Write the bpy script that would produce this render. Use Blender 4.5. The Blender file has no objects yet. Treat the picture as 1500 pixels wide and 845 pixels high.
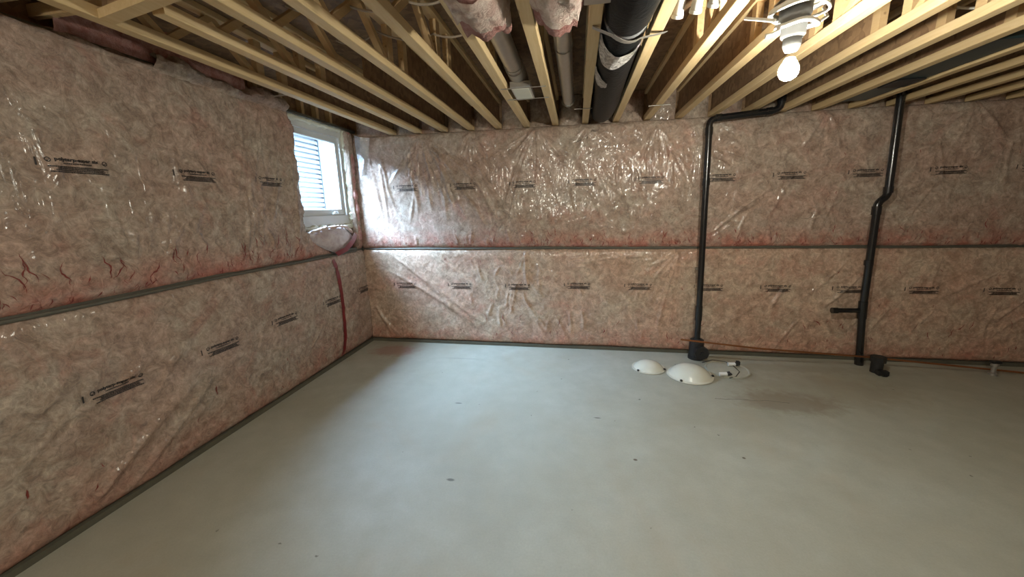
import bpy, math, random
import numpy as np
from mathutils import Vector, Matrix
random.seed(7)
S = bpy.context.scene
COL = S.collection
PI = math.pi

# ------------------------------------------------------------ camera, world, lamps' exposure
cam_d = bpy.data.cameras.new('camera'); cam = bpy.data.objects.new('camera', cam_d); COL.objects.link(cam)
R_ = Vector((0.98555416, 0.16794106, -0.02188167)); U_ = Vector((-0.01430941, 0.21131197, 0.97731392)); F_ = Vector((-0.16875499, 0.96288268, -0.21066252))
M_ = Matrix((R_, U_, -F_)).transposed().to_4x4(); M_.translation = Vector((2.6387, -4.3264, 1.6807))
cam.matrix_world = M_
cam_d.sensor_fit = 'HORIZONTAL'; cam_d.sensor_width = 36.0; cam_d.lens = 547.5/1500*36; cam_d.clip_start = 0.03
S.camera = cam
S.view_settings.view_transform = 'Standard'; S.view_settings.look = 'None'
S.view_settings.exposure = 0.0; S.view_settings.gamma = 1.0; S.view_settings.use_curve_mapping = False
try:
    S.cycles.max_bounces = 8; S.cycles.transparent_max_bounces = 8; S.cycles.sample_clamp_indirect = 4
    S.cycles.caustics_reflective = False; S.cycles.caustics_refractive = False
except Exception: pass
W = bpy.data.worlds.new('overcast_sky'); S.world = W; W.use_nodes = True
bg = W.node_tree.nodes['Background']; bg.inputs[0].default_value = (0.53, 0.735, 1.0, 1); bg.inputs[1].default_value = 215.0
# portal: tells the renderer that the sky comes in through this window opening
pl = bpy.data.lights.new('window_portal', 'AREA'); pl.shape = 'RECTANGLE'; pl.size = 0.75; pl.size_y = 0.80
po = bpy.data.objects.new('window_portal', pl); COL.objects.link(po); po.location = (-0.32, -0.53, 2.09); po.rotation_euler = (0, -PI/2, 0)
try: pl.cycles.is_portal = True
except Exception: pass
BULB_W = 66.0
BACK_BULB_W = 205.0
BULB_COL = (1.0, 0.97, 0.83)

# ------------------------------------------------------------ helpers
def props(o, label=None, cat=None, group=None, kind=None):
    if label: o['label'] = label
    if cat: o['category'] = cat
    if group: o['group'] = group
    if kind: o['kind'] = kind
    return o
def empty(name, loc, label=None, cat=None, group=None):
    o = bpy.data.objects.new(name, None); COL.objects.link(o); o.location = loc; o.empty_display_size = 0.1
    return props(o, label, cat, group)
def link(name, me, parent=None):
    o = bpy.data.objects.new(name, me); COL.objects.link(o)
    if parent is not None:
        o.parent = parent
    return o
class MB:
    """collects shapes; build() links them as one mesh object. Vertices are world coordinates;
    when a parent is given they are shifted into the parent's frame (parents are never rotated)."""
    def __init__(s): s.v = []; s.f = []
    def add(s, vs, fs):
        n = len(s.v); s.v += [tuple(v) for v in vs]; s.f += [tuple(i+n for i in f) for f in fs]; return s
    def box(s, x0, x1, y0, y1, z0, z1, b=0.0):
        x0, x1 = min(x0, x1), max(x0, x1); y0, y1 = min(y0, y1), max(y0, y1); z0, z1 = min(z0, z1), max(z0, z1)
        if b <= 0:
            vs = [(x, y, z) for z in (z0, z1) for y in (y0, y1) for x in (x0, x1)]
            return s.add(vs, [(0,2,3,1), (4,5,7,6), (0,1,5,4), (2,6,7,3), (0,4,6,2), (1,3,7,5)])
        # chamfered along every horizontal edge
        def ring(i, z): return [(x0+i, y0+i, z), (x1-i, y0+i, z), (x1-i, y1-i, z), (x0+i, y1-i, z)]
        vs = ring(b, z0)+ring(0, z0+b)+ring(0, z1-b)+ring(b, z1)
        fs = [(3,2,1,0), (12,13,14,15)]
        for k in range(3):
            for i in range(4):
                a = 4*k+i; c = 4*k+(i+1) % 4; fs.append((a, c, c+4, a+4))
        return s.add(vs, fs)
    def bar(s, a, b, w, h, up=(0,0,1)):
        a = Vector(a); b = Vector(b); d = (b-a).normalized(); up = Vector(up)
        if abs(d.dot(up)) > .95: up = Vector((0,1,0))
        r = d.cross(up).normalized(); u = r.cross(d)
        vs = []
        for p in (a, b):
            for i, j in ((-1,-1), (1,-1), (1,1), (-1,1)): vs.append(p+r*(w/2*i)+u*(h/2*j))
        return s.add(vs, [(0,1,2,3), (7,6,5,4), (0,4,5,1), (1,5,6,2), (2,6,7,3), (3,7,4,0)])
    def tube(s, pts, r, n=12, cap=True, sy=1.0):
        pts = [Vector(p) for p in pts]; rs = r if isinstance(r, (list, tuple)) else [r]*len(pts)
        base = len(s.v); nrm = None
        for i, p in enumerate(pts):
            t = (pts[min(i+1, len(pts)-1)]-pts[max(i-1, 0)]).normalized()
            if nrm is None:
                nrm = t.cross(Vector((0,0,1))) if abs(t.z) < .9 else t.cross(Vector((0,1,0)))
            nrm = (nrm-t*nrm.dot(t)).normalized(); bn = t.cross(nrm)
            for k in range(n):
                a = 2*PI*k/n; s.v.append(tuple(p+nrm*(rs[i]*math.cos(a))+bn*(rs[i]*sy*math.sin(a))))
        for i in range(len(pts)-1):
            for k in range(n):
                a = base+i*n+k; b = base+i*n+(k+1) % n; s.f.append((a, b, b+n, a+n))
        if cap:
            s.f.append(tuple(base+k for k in range(n))[::-1]); e = base+(len(pts)-1)*n; s.f.append(tuple(e+k for k in range(n)))
        return s
    def lathe(s, prof, c, n=32, axis='z'):
        base = len(s.v)
        for (r, h) in prof:
            for k in range(n):
                a = 2*PI*k/n; x, y = r*math.cos(a), r*math.sin(a)
                if axis == 'z': p = (c[0]+x, c[1]+y, c[2]+h)
                elif axis == 'y': p = (c[0]+x, c[1]+h, c[2]+y)
                else: p = (c[0]+h, c[1]+x, c[2]+y)
                s.v.append(p)
        for i in range(len(prof)-1):
            for k in range(n):
                a = base+i*n+k; b = base+i*n+(k+1) % n; s.f.append((a, b, b+n, a+n) if axis != 'y' else (a, a+n, b+n, b))
        return s
    def mesh(s, name, mat, off=(0,0,0), smooth=False):
        me = bpy.data.meshes.new(name); o = Vector(off)
        me.from_pydata([tuple(Vector(v)-o) for v in s.v], [], s.f); me.update()
        if mat: me.materials.append(mat)
        if smooth:
            me.polygons.foreach_set('use_smooth', [True]*len(me.polygons))
            try: me.set_sharp_from_angle(angle=math.radians(38))
            except Exception: pass
        return me
    def build(s, name, mat, parent=None, smooth=False, off=None):
        po_ = Vector((0,0,0))
        p = parent
        while p is not None: po_ += p.location; p = p.parent
        return link(name, s.mesh(name, mat, po_, smooth), parent)
def arc(a, c, b, n=6):
    """rounded corner through control point c"""
    a, c, b = Vector(a), Vector(c), Vector(b)
    return [tuple((1-t)**2*a+2*t*(1-t)*c+t*t*b) for t in [i/n for i in range(n+1)]]

# ------------------------------------------------------------ value noise for real relief
def vn(x, y, seed=0):
    xi = np.floor(x).astype(int); yi = np.floor(y).astype(int); fx = x-xi; fy = y-yi
    fx = fx*fx*(3-2*fx); fy = fy*fy*(3-2*fy)
    def h(a, b):
        n = (a*374761393+b*668265263+seed*974711) & 0xffffffff
        n = ((n ^ (n >> 13))*1274126177) & 0xffffffff
        return ((n ^ (n >> 16)) & 0xffff)/65535.0
    return (h(xi, yi)*(1-fx)+h(xi+1, yi)*fx)*(1-fy)+(h(xi, yi+1)*(1-fx)+h(xi+1, yi+1)*fx)*fy*1.0
def fbm(x, y, seed, o=3):
    t = 0; a = .5
    for k in range(o): t = t+a*vn(x*2**k, y*2**k, seed+k*17); a *= .5
    return t

# ------------------------------------------------------------ materials
class NT:
    def __init__(s, name):
        s.m = bpy.data.materials.new(name); s.m.use_nodes = True; s.t = s.m.node_tree; s.t.nodes.clear()
        s.out = s.n('ShaderNodeOutputMaterial')
    def n(s, ty, **kw):
        nd = s.t.nodes.new(ty)
        for k, v in kw.items(): setattr(nd, k, v)
        return nd
    def l(s, a, b): s.t.links.new(a, b)
    def setin(s, nd, key, v):
        if hasattr(v, 'is_linked') or isinstance(v, bpy.types.NodeSocket): s.l(v, nd.inputs[key])
        else: nd.inputs[key].default_value = v
    def coord(s, scale=(1,1,1), kind='Object', rot=(0,0,0)):
        c = s.n('ShaderNodeTexCoord'); m = s.n('ShaderNodeMapping'); s.l(c.outputs[kind], m.inputs[0]); m.inputs['Scale'].default_value = scale; m.inputs['Rotation'].default_value = rot
        return m.outputs[0]
    def noise(s, v, scale, detail=4, rough=.55, dist=0.0):
        nd = s.n('ShaderNodeTexNoise'); s.l(v, nd.inputs['Vector']); nd.inputs['Scale'].default_value = scale
        nd.inputs['Detail'].default_value = detail; nd.inputs['Roughness'].default_value = rough; nd.inputs['Distortion'].default_value = dist
        return nd.outputs['Fac']
    def vor(s, v, scale, feat='F1', out='Distance'):
        nd = s.n('ShaderNodeTexVoronoi', feature=feat); s.l(v, nd.inputs['Vector']); nd.inputs['Scale'].default_value = scale
        return nd.outputs[out]
    def mr(s, v, a, b, c=0.0, d=1.0):
        nd = s.n('ShaderNodeMapRange'); s.l(v, nd.inputs[0])
        for i, x in enumerate((a, b, c, d)): nd.inputs[i+1].default_value = x
        return nd.outputs[0]
    def math(s, op, a, b=0.0, clamp=False):
        nd = s.n('ShaderNodeMath', operation=op, use_clamp=clamp); s.setin(nd, 0, a); s.setin(nd, 1, b); return nd.outputs[0]
    def mix(s, f, a, b, mode='MIX'):
        nd = s.n('ShaderNodeMix', data_type='RGBA', blend_type=mode); s.setin(nd, 0, f)
        for k, v in ((6, a), (7, b)):
            if isinstance(v, tuple): nd.inputs[k].default_value = (*v, 1) if len(v) == 3 else v
            else: s.l(v, nd.inputs[k])
        return nd.outputs[2]
    def bump(s, h, strength=.3, dist=.01, nrm=None):
        nd = s.n('ShaderNodeBump'); s.l(h, nd.inputs['Height']); nd.inputs['Strength'].default_value = strength; nd.inputs['Distance'].default_value = dist
        if nrm is not None: s.l(nrm, nd.inputs['Normal'])
        return nd.outputs[0]
    def sep(s, v):
        nd = s.n('ShaderNodeSeparateXYZ'); s.l(v, nd.inputs[0]); return nd.outputs
    def prin(s, col, rough=.5, nrm=None, **kw):
        p = s.n('ShaderNodeBsdfPrincipled')
        if isinstance(col, tuple): p.inputs['Base Color'].default_value = (*col, 1)
        else: s.l(col, p.inputs['Base Color'])
        s.setin(p, 'Roughness', rough)
        if nrm is not None: s.l(nrm, p.inputs['Normal'])
        for k, v in kw.items(): s.setin(p, k.replace('_', ' '), v)
        s.l(p.outputs[0], s.out.inputs[0]); return p
def simple(name, col, rough=.5, metal=0.0, var=.12, scale=14, bump=.0, coat=0.0):
    t = NT(name); c = t.coord(); n = t.noise(c, scale, 4)
    a = tuple(min(1, x*(1+var)) for x in col); b = tuple(x*(1-var) for x in col)
    nr = t.bump(t.noise(c, scale*3, 3), bump, .004) if bump else None
    p = t.prin(t.mix(n, b, a), rough, nr, Metallic=metal)
    if coat: p.inputs['Coat Weight'].default_value = coat
    return t.m

def make_film(name, axis, film=True, g=1.0, warm=0.0, coat=.9):
    """pink glass wool under clear glossy polyethylene: axis = index of the wall's running coordinate"""
    t = NT(name); c = t.coord(); xyz = t.sep(c)
    u = xyz[axis]; z = xyz[2]
    n1 = t.noise(c, 2.1, 4, .6); n2 = t.noise(c, 7.5, 6, .62, 1.2); n3 = t.noise(c, 60, 3, .6)
    big = t.mr(n1, .40, .60)
    col = t.mix(big, (.53, .385, .31), (.52, .44, .36))
    mott = t.mr(n2, .36, .62)
    col = t.mix(mott, t.mix(.62, col, (.235, .155, .115)), col)
    pk = t.mr(t.noise(c, 3.4, 5, .65, .6), .54, .70, 0, .42)
    col = t.mix(pk, col, (.46, .20, .16))
    lt = t.mr(t.noise(c, 4.6, 5, .6, 1.0), .56, .72, 0, .45)
    col = t.mix(lt, col, (.52, .42, .34))
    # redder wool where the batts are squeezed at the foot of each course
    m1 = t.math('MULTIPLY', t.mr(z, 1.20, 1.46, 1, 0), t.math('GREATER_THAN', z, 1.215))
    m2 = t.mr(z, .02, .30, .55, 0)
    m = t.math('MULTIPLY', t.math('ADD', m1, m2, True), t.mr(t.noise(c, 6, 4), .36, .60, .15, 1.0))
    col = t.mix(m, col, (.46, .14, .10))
    # dark red splits in the wool
    sc = [9, 9, 9]; sc[2] = 3.2
    v = t.n('ShaderNodeMapping'); t.l(c, v.inputs[0]); v.inputs['Scale'].default_value = sc
    nz = t.n('ShaderNodeTexNoise'); t.l(c, nz.inputs['Vector']); nz.inputs['Scale'].default_value = 13; nz.inputs['Detail'].default_value = 3
    vv = t.n('ShaderNodeVectorMath', operation='MULTIPLY_ADD'); t.l(nz.outputs['Color'], vv.inputs[0]); vv.inputs[1].default_value = (.9, .9, .9); t.l(v.outputs[0], vv.inputs[2])
    e = t.vor(vv.outputs[0], 1.0, 'DISTANCE_TO_EDGE')
    crack = t.math('MULTIPLY', t.mr(e, .012, .034, 1, 0), t.mr(t.noise(c, 4.4, 3), .52, .60))
    crack = t.math('MULTIPLY', crack, t.math('ADD', m, .10, True))
    col = t.mix(t.math('MULTIPLY', crack, .85), col, (.16, .02, .012))
    col = t.mix(t.mr(n3, .3, .7, .0, .22), col, (.20, .12, .09))
    wl_ = t.mr(t.noise(c, 17, 8, .78, 1.4), .34, .66, .58, 1.28)
    cg = t.n('ShaderNodeCombineXYZ')
    for i_ in range(3): t.l(wl_, cg.inputs[i_])
    col = t.mix(1.0, col, cg.outputs[0], 'MULTIPLY')
    col = t.mix(1.0, col, (g, g*(1-.5*warm), g*(1-warm)), 'MULTIPLY')
    soft = t.bump(t.math('ADD', t.noise(c, 22, 5, .6), t.math('MULTIPLY', mott, .5)), .55, .012)
    p = t.prin(col, .75, soft); p.inputs['Specular IOR Level'].default_value = .2
    if film:
        s2 = [12, 12, 12]; s2[2] = 2.0
        mp = t.n('ShaderNodeMapping'); t.l(vv.outputs[0], mp.inputs[0]); mp.inputs['Scale'].default_value = (1, 1, 1)
        w = t.coord(tuple(s2)); w1 = t.noise(w, 1.0, 2, .5, 1.2)
        w2 = t.noise(c, 5.0, 2, .5, 1.6)
        rid = t.math('ABSOLUTE', t.math('SUBTRACT', w1, .5)); rid2 = t.math('ABSOLUTE', t.math('SUBTRACT', w2, .5))
        hh = t.math('ADD', t.math('MULTIPLY', rid, -1.6), t.math('MULTIPLY', rid2, -.9))
        cn = t.bump(hh, .35, .03)
        p.inputs['Coat Weight'].default_value = coat; p.inputs['Coat Roughness'].default_value = .17; p.inputs['Coat IOR'].default_value = 1.5
        t.l(cn, p.inputs['Coat Normal'])
    return t.m
M_back = make_film('poly_over_wool_back', 0); M_left = make_film('poly_over_wool_left', 1, True, .95, .0, .5)
M_wool = make_film('bare_pink_wool', 0, False)
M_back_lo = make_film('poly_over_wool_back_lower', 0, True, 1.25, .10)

def make_pale_wool():
    t = NT('pale_wool_in_poly'); c = t.coord()
    n = t.noise(c, 9, 5, .6, .8); col = t.mix(t.mr(n, .35, .65), (.42, .33, .34), (.60, .54, .55))
    p = t.prin(col, .6, t.bump(t.noise(c, 18, 5), .6, .02)); p.inputs['Coat Weight'].default_value = .6; p.inputs['Coat Roughness'].default_value = .25
    return t.m
M_pale = make_pale_wool()
def make_fluff(name, a, b):
    t = NT(name); c = t.coord(); n = t.noise(c, 16, 6, .7, .5)
    t.prin(t.mix(t.mr(n, .38, .62), a, b), .95, t.bump(t.noise(c, 60, 6, .75), .9, .02)).inputs['Specular IOR Level'].default_value = .1
    return t.m
M_fluff = make_fluff('pink_fluff', (.42, .19, .165), (.60, .36, .32)); M_fluff_w = make_fluff('pale_torn_fluff', (.60, .42, .36), (.80, .68, .60))
def make_clear():
    t = NT('clear_poly'); tr = t.n('ShaderNodeBsdfTransparent'); tr.inputs[0].default_value = (.86, .86, .88, 1)
    g = t.n('ShaderNodeBsdfGlossy'); g.inputs['Roughness'].default_value = .18; d = t.n('ShaderNodeBsdfDiffuse'); d.inputs[0].default_value = (.6, .6, .62, 1)
    b = t.bump(t.noise(t.coord(), 14, 4, .6, 2), .7, .02); t.l(b, g.inputs['Normal'])
    m1 = t.n('ShaderNodeMixShader'); m1.inputs[0].default_value = .22; m2 = t.n('ShaderNodeMixShader'); m2.inputs[0].default_value = .28
    t.l(tr.outputs[0], m1.inputs[1]); t.l(g.outputs[0], m1.inputs[2]); t.l(m1.outputs[0], m2.inputs[1]); t.l(d.outputs[0], m2.inputs[2]); t.l(m2.outputs[0], t.out.inputs[0])
    return t.m
M_clear = make_clear()
def make_glass():
    t = NT('window_glass'); tr = t.n('ShaderNodeBsdfTransparent'); tr.inputs[0].default_value = (.93, .97, .98, 1)
    g = t.n('ShaderNodeBsdfGlossy'); g.inputs['Roughness'].default_value = .02
    f = t.n('ShaderNodeLayerWeight'); f.inputs['Blend'].default_value = .5; m = t.n('ShaderNodeMixShader')
    t.l(t.math('ADD', t.math('MULTIPLY', t.math('POWER', f.outputs['Facing'], 5), .9), .05), m.inputs[0]); t.l(tr.outputs[0], m.inputs[1]); t.l(g.outputs[0], m.inputs[2]); t.l(m.outputs[0], t.out.inputs[0])
    return t.m
M_glass = make_glass()

def make_floor():
    t = NT('trowelled_concrete'); c = t.coord(); xyz = t.sep(c)
    n1 = t.noise(c, .9, 5, .55, .4); n2 = t.noise(c, 6, 5, .6); n3 = t.noise(c, 90, 3, .6)
    col = t.mix(t.mr(n1, .35, .65), (.405, .40, .325), (.47, .485, .42))
    col = t.mix(t.mr(n2, .35, .7, 0, .42), col, (.35, .345, .285))
    col = t.mix(t.mr(n3, .3, .7, 0, .16), col, (.22, .22, .18))
    br = t.math('MULTIPLY', t.mr(t.noise(c, 1.3, 5, .6, .8), .56, .70), .22); col = t.mix(br, col, (.40, .31, .20))
    # sparse dark specks
    nz = t.n('ShaderNodeTexNoise'); t.l(c, nz.inputs['Vector']); nz.inputs['Scale'].default_value = 40
    wv = t.n('ShaderNodeVectorMath', operation='MULTIPLY_ADD'); t.l(nz.outputs['Color'], wv.inputs[0]); wv.inputs[1].default_value = (.03, .03, .0); t.l(c, wv.inputs[2])
    sp = t.math('MULTIPLY', t.mr(t.vor(wv.outputs[0], 7), .035, .06, 1, 0), t.mr(t.noise(c, 2.3, 2), .50, .56))
    col = t.mix(t.math('MULTIPLY', sp, .75), col, (.09, .085, .07))
    # stains with places of their own: (x, y, rx, ry, colour, strength)
    for (x, y, rx, ry, cc, st) in ((.45, -.30, .32, .20, (.34, .17, .13), .6), (4.45, -1.05, .45, .22, (.20, .15, .10), .55), (4.9, -.75, .8, .35, (.27, .22, .15), .35),
                                   (4.15, -.55, .30, .14, (.24, .20, .14), .3), (1.63, -1.43, .035, .012, (.08, .08, .07), .8), (1.87, -2.36, .03, .012, (.08, .08, .07), .8),
                                   (2.82, -1.51, .035, .01, (.08, .08, .07), .8), (3.05, -2.0, .016, .012, (.1, .07, .05), .9), (1.35, -.45, .25, .02, (.25, .25, .22), .4), (3.77, -1.88, .012, .012, (.1, .08, .06), .9), (4.7, -.3, 1.2, .12, (.27, .23, .17), .35)):
        a = t.math('DIVIDE', t.math('SUBTRACT', xyz[0], x), rx); b = t.math('DIVIDE', t.math('SUBTRACT', xyz[1], y), ry)
        d = t.math('SQRT', t.math('ADD', t.math('MULTIPLY', a, a), t.math('MULTIPLY', b, b)))
        d = t.math('ADD', d, t.math('MULTIPLY', t.math('SUBTRACT', t.noise(c, 11, 4), .5), 1.1))
        col = t.mix(t.mr(d, .55, 1.1, st, 0), col, cc)
    # hairline crack in the slab
    ln = t.math('ABSOLUTE', t.math('ADD', t.math('ADD', xyz[1], 1.055), t.math('MULTIPLY', t.math('SUBTRACT', t.noise(c, 5, 4), .5), .09)))
    ck = t.math('MULTIPLY', t.mr(ln, .002, .006, 1, 0), t.math('MULTIPLY', t.math('GREATER_THAN', xyz[0], 3.86), t.math('LESS_THAN', xyz[0], 4.45)))
    col = t.mix(t.math('MULTIPLY', ck, .7), col, (.1, .09, .075))
    nr = t.bump(t.math('ADD', t.noise(c, 3, 6, .6), t.math('MULTIPLY', n3, .05)), .22, .02)
    p = t.prin(col, t.mr(n2, .3, .7, .52, .66), nr); p.inputs['Specular IOR Level'].default_value = .30
    return t.m
M_floor = make_floor()
def make_pine(name, a, b):
    t = NT(name); c = t.coord((9, .7, 9)); n = t.noise(c, 3.2, 6, .65, 1.0); k = t.vor(t.coord((5, 1.7, 5)), 1.6)
    oi = t.n('ShaderNodeObjectInfo')
    col = t.mix(t.mr(n, .3, .7), a, b)
    col = t.mix(t.math('MULTIPLY', oi.outputs['Random'], .35), col, tuple(x*.72 for x in a))
    col = t.mix(t.mr(k, .04, .09, .8, 0), col, (.14, .07, .03))
    t.prin(col, .62, t.bump(n, .25, .004)); return t.m
M_pine = make_pine('spruce_chord', (.64, .45, .22), (.76, .58, .34)); M_strut = make_pine('spruce_strut', (.52, .35, .17), (.64, .46, .26))
def make_osb(name, dark=1.0):
    t = NT(name); c = t.coord((1, 1, 1)); v = t.n('ShaderNodeTexVoronoi'); t.l(c, v.inputs['Vector']); v.inputs['Scale'].default_value = 26; v.inputs['Randomness'].default_value = 1
    h = t.sep(v.outputs['Color'])[0]; n = t.noise(c, 5, 4)
    col = t.mix(h, tuple(x*dark for x in (.20, .115, .06)), tuple(x*dark for x in (.36, .225, .12))); col = t.mix(t.mr(n, .4, .65, 0, .4), col, tuple(x*dark for x in (.15, .085, .045)))
    t.prin(col, .7, t.bump(h, .3, .004)); return t.m
M_osb = make_osb('osb_web'); M_deck = make_osb('osb_deck', .8)
M_abs = simple('black_abs', (.012, .012, .013), .22, 0, .2, 20, .05, .2)
M_absd = simple('black_rubber', (.016, .016, .017), .5, 0, .2, 20, .1)
M_galv = simple('galvanised_steel', (.50, .49, .47), .36, .75, .14, 22, .08)
M_strap = simple('strap_steel', (.42, .40, .37), .4, .7, .12, 22, .05)
M_pan = simple('dusty_pan_metal', (.44, .44, .37), .5, 0, .2, 12)
M_cream = simple('cream_painted_metal', (.72, .72, .62), .45, 0, .05, 10)
def make_jacket():
    t = NT('black_poly_jacket'); c = t.coord((1, 1.0, 1)); n = t.noise(c, 9, 5, .6, 1.8)
    t.prin((.010, .011, .012), .42, t.bump(t.math('ABSOLUTE', t.math('SUBTRACT', n, .5)), .35, .02)).inputs['Specular IOR Level'].default_value = .07; return t.m
M_jacket = make_jacket()
def make_foil():
    t = NT('crumpled_foil_tape'); c = t.coord(); n = t.noise(c, 30, 5, .65, 1.0); t.prin(t.mix(t.mr(n, .4, .6), (.34, .32, .30), (.80, .78, .76)), .28, t.bump(n, 1.0, .05), Metallic=.6); return t.m
M_foil = make_foil()
M_concrete = simple('poured_concrete', (.22, .21, .19), .85, 0, .2, 8, .3)
M_sill = simple('dark_sill_wood', (.10, .095, .07), .8, 0, .3, 12, .2)
M_seam = simple('grey_green_seam', (.10, .095, .075), .55, 0, .25, 25, .2)
M_ink = simple('black_print', (.025, .018, .016), .45, 0, .1, 10)
M_split = simple('dark_red_split', (.20, .030, .022), .6, 0, .4, 30)
M_red = simple('red_sheathing_tape', (.17, .006, .010), .35, 0, .25, 30, .2, .3)
M_vinyl = simple('white_vinyl', (.66, .68, .68), .35, 0, .04, 6)
M_foam = simple('pale_spray_foam', (.60, .58, .47), .8, 0, .15, 30, .8)
M_siding = simple('darkened_siding', (.048, .054, .062), .6, 0, .03, 5)  # pale siding's colour darkened to hold its brightness under the strong sky
M_white_pl = simple('white_plastic', (.82, .83, .82), .3, 0, .04, 8)
M_glassware = simple('white_opal_glass', (.74, .75, .66), .18, 0, .06, 7, 0, .4)
M_cable = simple('white_cable', (.80, .80, .76), .45, 0, .06, 10); M_cable_g = simple('dusty_beige_cable', (.40, .33, .26), .5, 0, .1, 10); M_cable_b = simple('black_cable', (.012, .012, .012), .4)
M_copper = simple('dull_copper', (.36, .15, .065), .38, .7, .25, 12)
M_grass = simple('lawn', (.10, .16, .05), .9, 0, .4, 9, .5)
M_dark_box = simple('dark_teal_plastic', (.022, .042, .046), .4, 0, .25, 12, .1)

M_fit = simple('grey_fitting', (.13, .13, .128), .6)
M_gravel = simple('grey_gravel', (.22, .22, .22), .9, 0, .3, 20, .4)
# ------------------------------------------------------------ room shell
XR, YB = 8.4, -7.6           # inner faces of the unseen right and rear walls
ZJ, DJ = 2.5514, 0.30        # underside of joists, joist depth
ZD = ZJ+DJ
fl = MB().box(-.3, XR+.3, YB-.3, .35, -.2, 0).build('floor', M_floor); props(fl, 'grey-green trowelled concrete basement slab floor', kind='structure')
ceil_ = MB().box(-.3, XR+.3, YB-.3, .35, ZD+.022, ZD+.12).build('ceiling', M_deck); props(ceil_, 'brown strand board deck above the open joists', kind='structure')
k = 0
yy = .1
while yy > YB:
    y1 = max(yy-1.22, YB); xx = -.1+(-1.22 if k % 2 else 0); k += 1
    while xx < XR:
        x1 = min(xx+2.44, XR+.1); MB().box(max(xx, -.1)+.0015, x1-.0015, y1+.0015, yy-.0015, ZD, ZD+.02).build('strand_board', M_deck, ceil_); xx += 2.44
    yy = y1

def film_grid(name, us, zs, depth_fn, to_world, mat, parent, mask=None, back=.085):
    U, Z = np.meshgrid(us, zs); D = depth_fn(U, Z); nz, nu = U.shape
    keep = np.ones((nz-1, nu-1), bool) if mask is None else mask((U[:-1, :-1]+U[1:, 1:])/2, (Z[:-1, :-1]+Z[1:, 1:])/2)
    V = to_world(U.ravel(), Z.ravel(), D.ravel())
    idx = np.arange(nz*nu).reshape(nz, nu)
    a, b, c, d = idx[:-1, :-1][keep], idx[:-1, 1:][keep], idx[1:, 1:][keep], idx[1:, :-1][keep]
    F = np.stack([a, b, c, d], 1)
    # skirts: from every edge used once, back towards the concrete
    E = np.concatenate([F[:, [0, 1]], F[:, [1, 2]], F[:, [2, 3]], F[:, [3, 0]]]); key = np.sort(E, 1); kk = key[:, 0].astype(np.int64)*(nz*nu)+key[:, 1]
    _, first, cnt = np.unique(kk, return_index=True, return_counts=True); bd = E[first[cnt == 1]]
    bv = np.unique(bd); new = {int(v): nz*nu+i for i, v in enumerate(bv)}
    VB = to_world(U.ravel()[bv], Z.ravel()[bv], np.full(len(bv), -back))
    SK = np.array([[new[int(e[0])], new[int(e[1])], e[1], e[0]] for e in bd])
    V = np.concatenate([V, VB]); F = np.concatenate([F, SK])
    # face orientation out of the wall
    used = np.zeros(len(V), bool); used[F.ravel()] = True; remap = np.cumsum(used)-1
    V = V[used]; F = remap[F]
    me = bpy.data.meshes.new(name); me.vertices.add(len(V)); me.vertices.foreach_set('co', V.astype(np.float32).ravel())
    me.loops.add(F.size); me.loops.foreach_set('vertex_index', F.ravel().astype(np.int32)); me.polygons.add(len(F))
    me.polygons.foreach_set('loop_start', np.arange(0, F.size, 4, dtype=np.int32)); me.polygons.foreach_set('loop_total', np.full(len(F), 4, np.int32))
    me.polygons.foreach_set('use_smooth', np.ones(len(F), bool)); me.update(calc_edges=True); me.validate()
    me.materials.append(mat); o = link(name, me, parent)
    return o, (us, zs, D)
def sample(g, u, z):
    us, zs, D = g; i = np.clip(np.searchsorted(us, u)-1, 0, len(us)-2); j = np.clip(np.searchsorted(zs, z)-1, 0, len(zs)-2)
    fu = (u-us[i])/(us[i+1]-us[i]); fz = (z-zs[j])/(zs[j+1]-zs[j])
    return (D[j, i]*(1-fu)+D[j, i+1]*fu)*(1-fz)+(D[j+1, i]*(1-fu)+D[j+1, i+1]*fu)*fz
def pinch(Z, z0, z1, d=.045, dep=.040):
    e = np.minimum(Z-z0, z1-Z); return -dep*np.exp(-np.clip(e, 0, 9)/d*1.6)
def fold(U, Z, u0, z0, u1, z1, w, a, bend=0.0):
    du, dz = u1-u0, z1-z0; L = math.hypot(du, dz); t = ((U-u0)*du+(Z-z0)*dz)/L/L; s = ((U-u0)*-dz+(Z-z0)*du)/L
    s = s-bend*L*4*t*(1-t)
    env = np.clip(t*8, 0, 1)*np.clip((1-t)*4, 0, 1); env = env*env*(3-2*env)
    ww = w*(.5+.9*np.clip(t, 0, 1)); return 1.5*a*env*np.exp(-(s/ww)**2)*(1-.6*np.exp(-((s-ww*1.6)/ww)**2))
rnd = random.Random(11)
def folds_for(lst):
    def f(U, Z):
        D = np.zeros_like(U)
        for q in lst: D += fold(U, Z, *q)
        return D
    return f
def fan(u, z, a0, a1, n, l0, l1, w=.012, a=.009):
    out = []
    for i in range(n):
        an = math.radians(a0+(a1-a0)*(i+rnd.uniform(-.3, .3))/(max(n-1, 1))); l = rnd.uniform(l0, l1)
        out.append((u+.01*math.cos(an), z+.01*math.sin(an), u+l*math.cos(an), z+l*math.sin(an), w*rnd.uniform(.6, 1.3), a*rnd.uniform(.5, 1.2), rnd.uniform(-.05, .05)))
    return out
upper = fan(.85, 2.53, -128, -42, 10, .35, 1.15) + fan(1.46, 2.53, -150, -32, 10, .2, .55) + fan(2.18, 2.53, -150, -35, 11, .3, 1.1) + fan(3.45, 2.5, -130, -60, 5, .2, .5) + fan(2.75, 2.52, -140, -40, 5, .15, .4) + fan(5.0, 2.53, -140, -50, 6, .2, .5) + fan(6.2, 2.53, -140, -50, 6, .2, .6)
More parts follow.
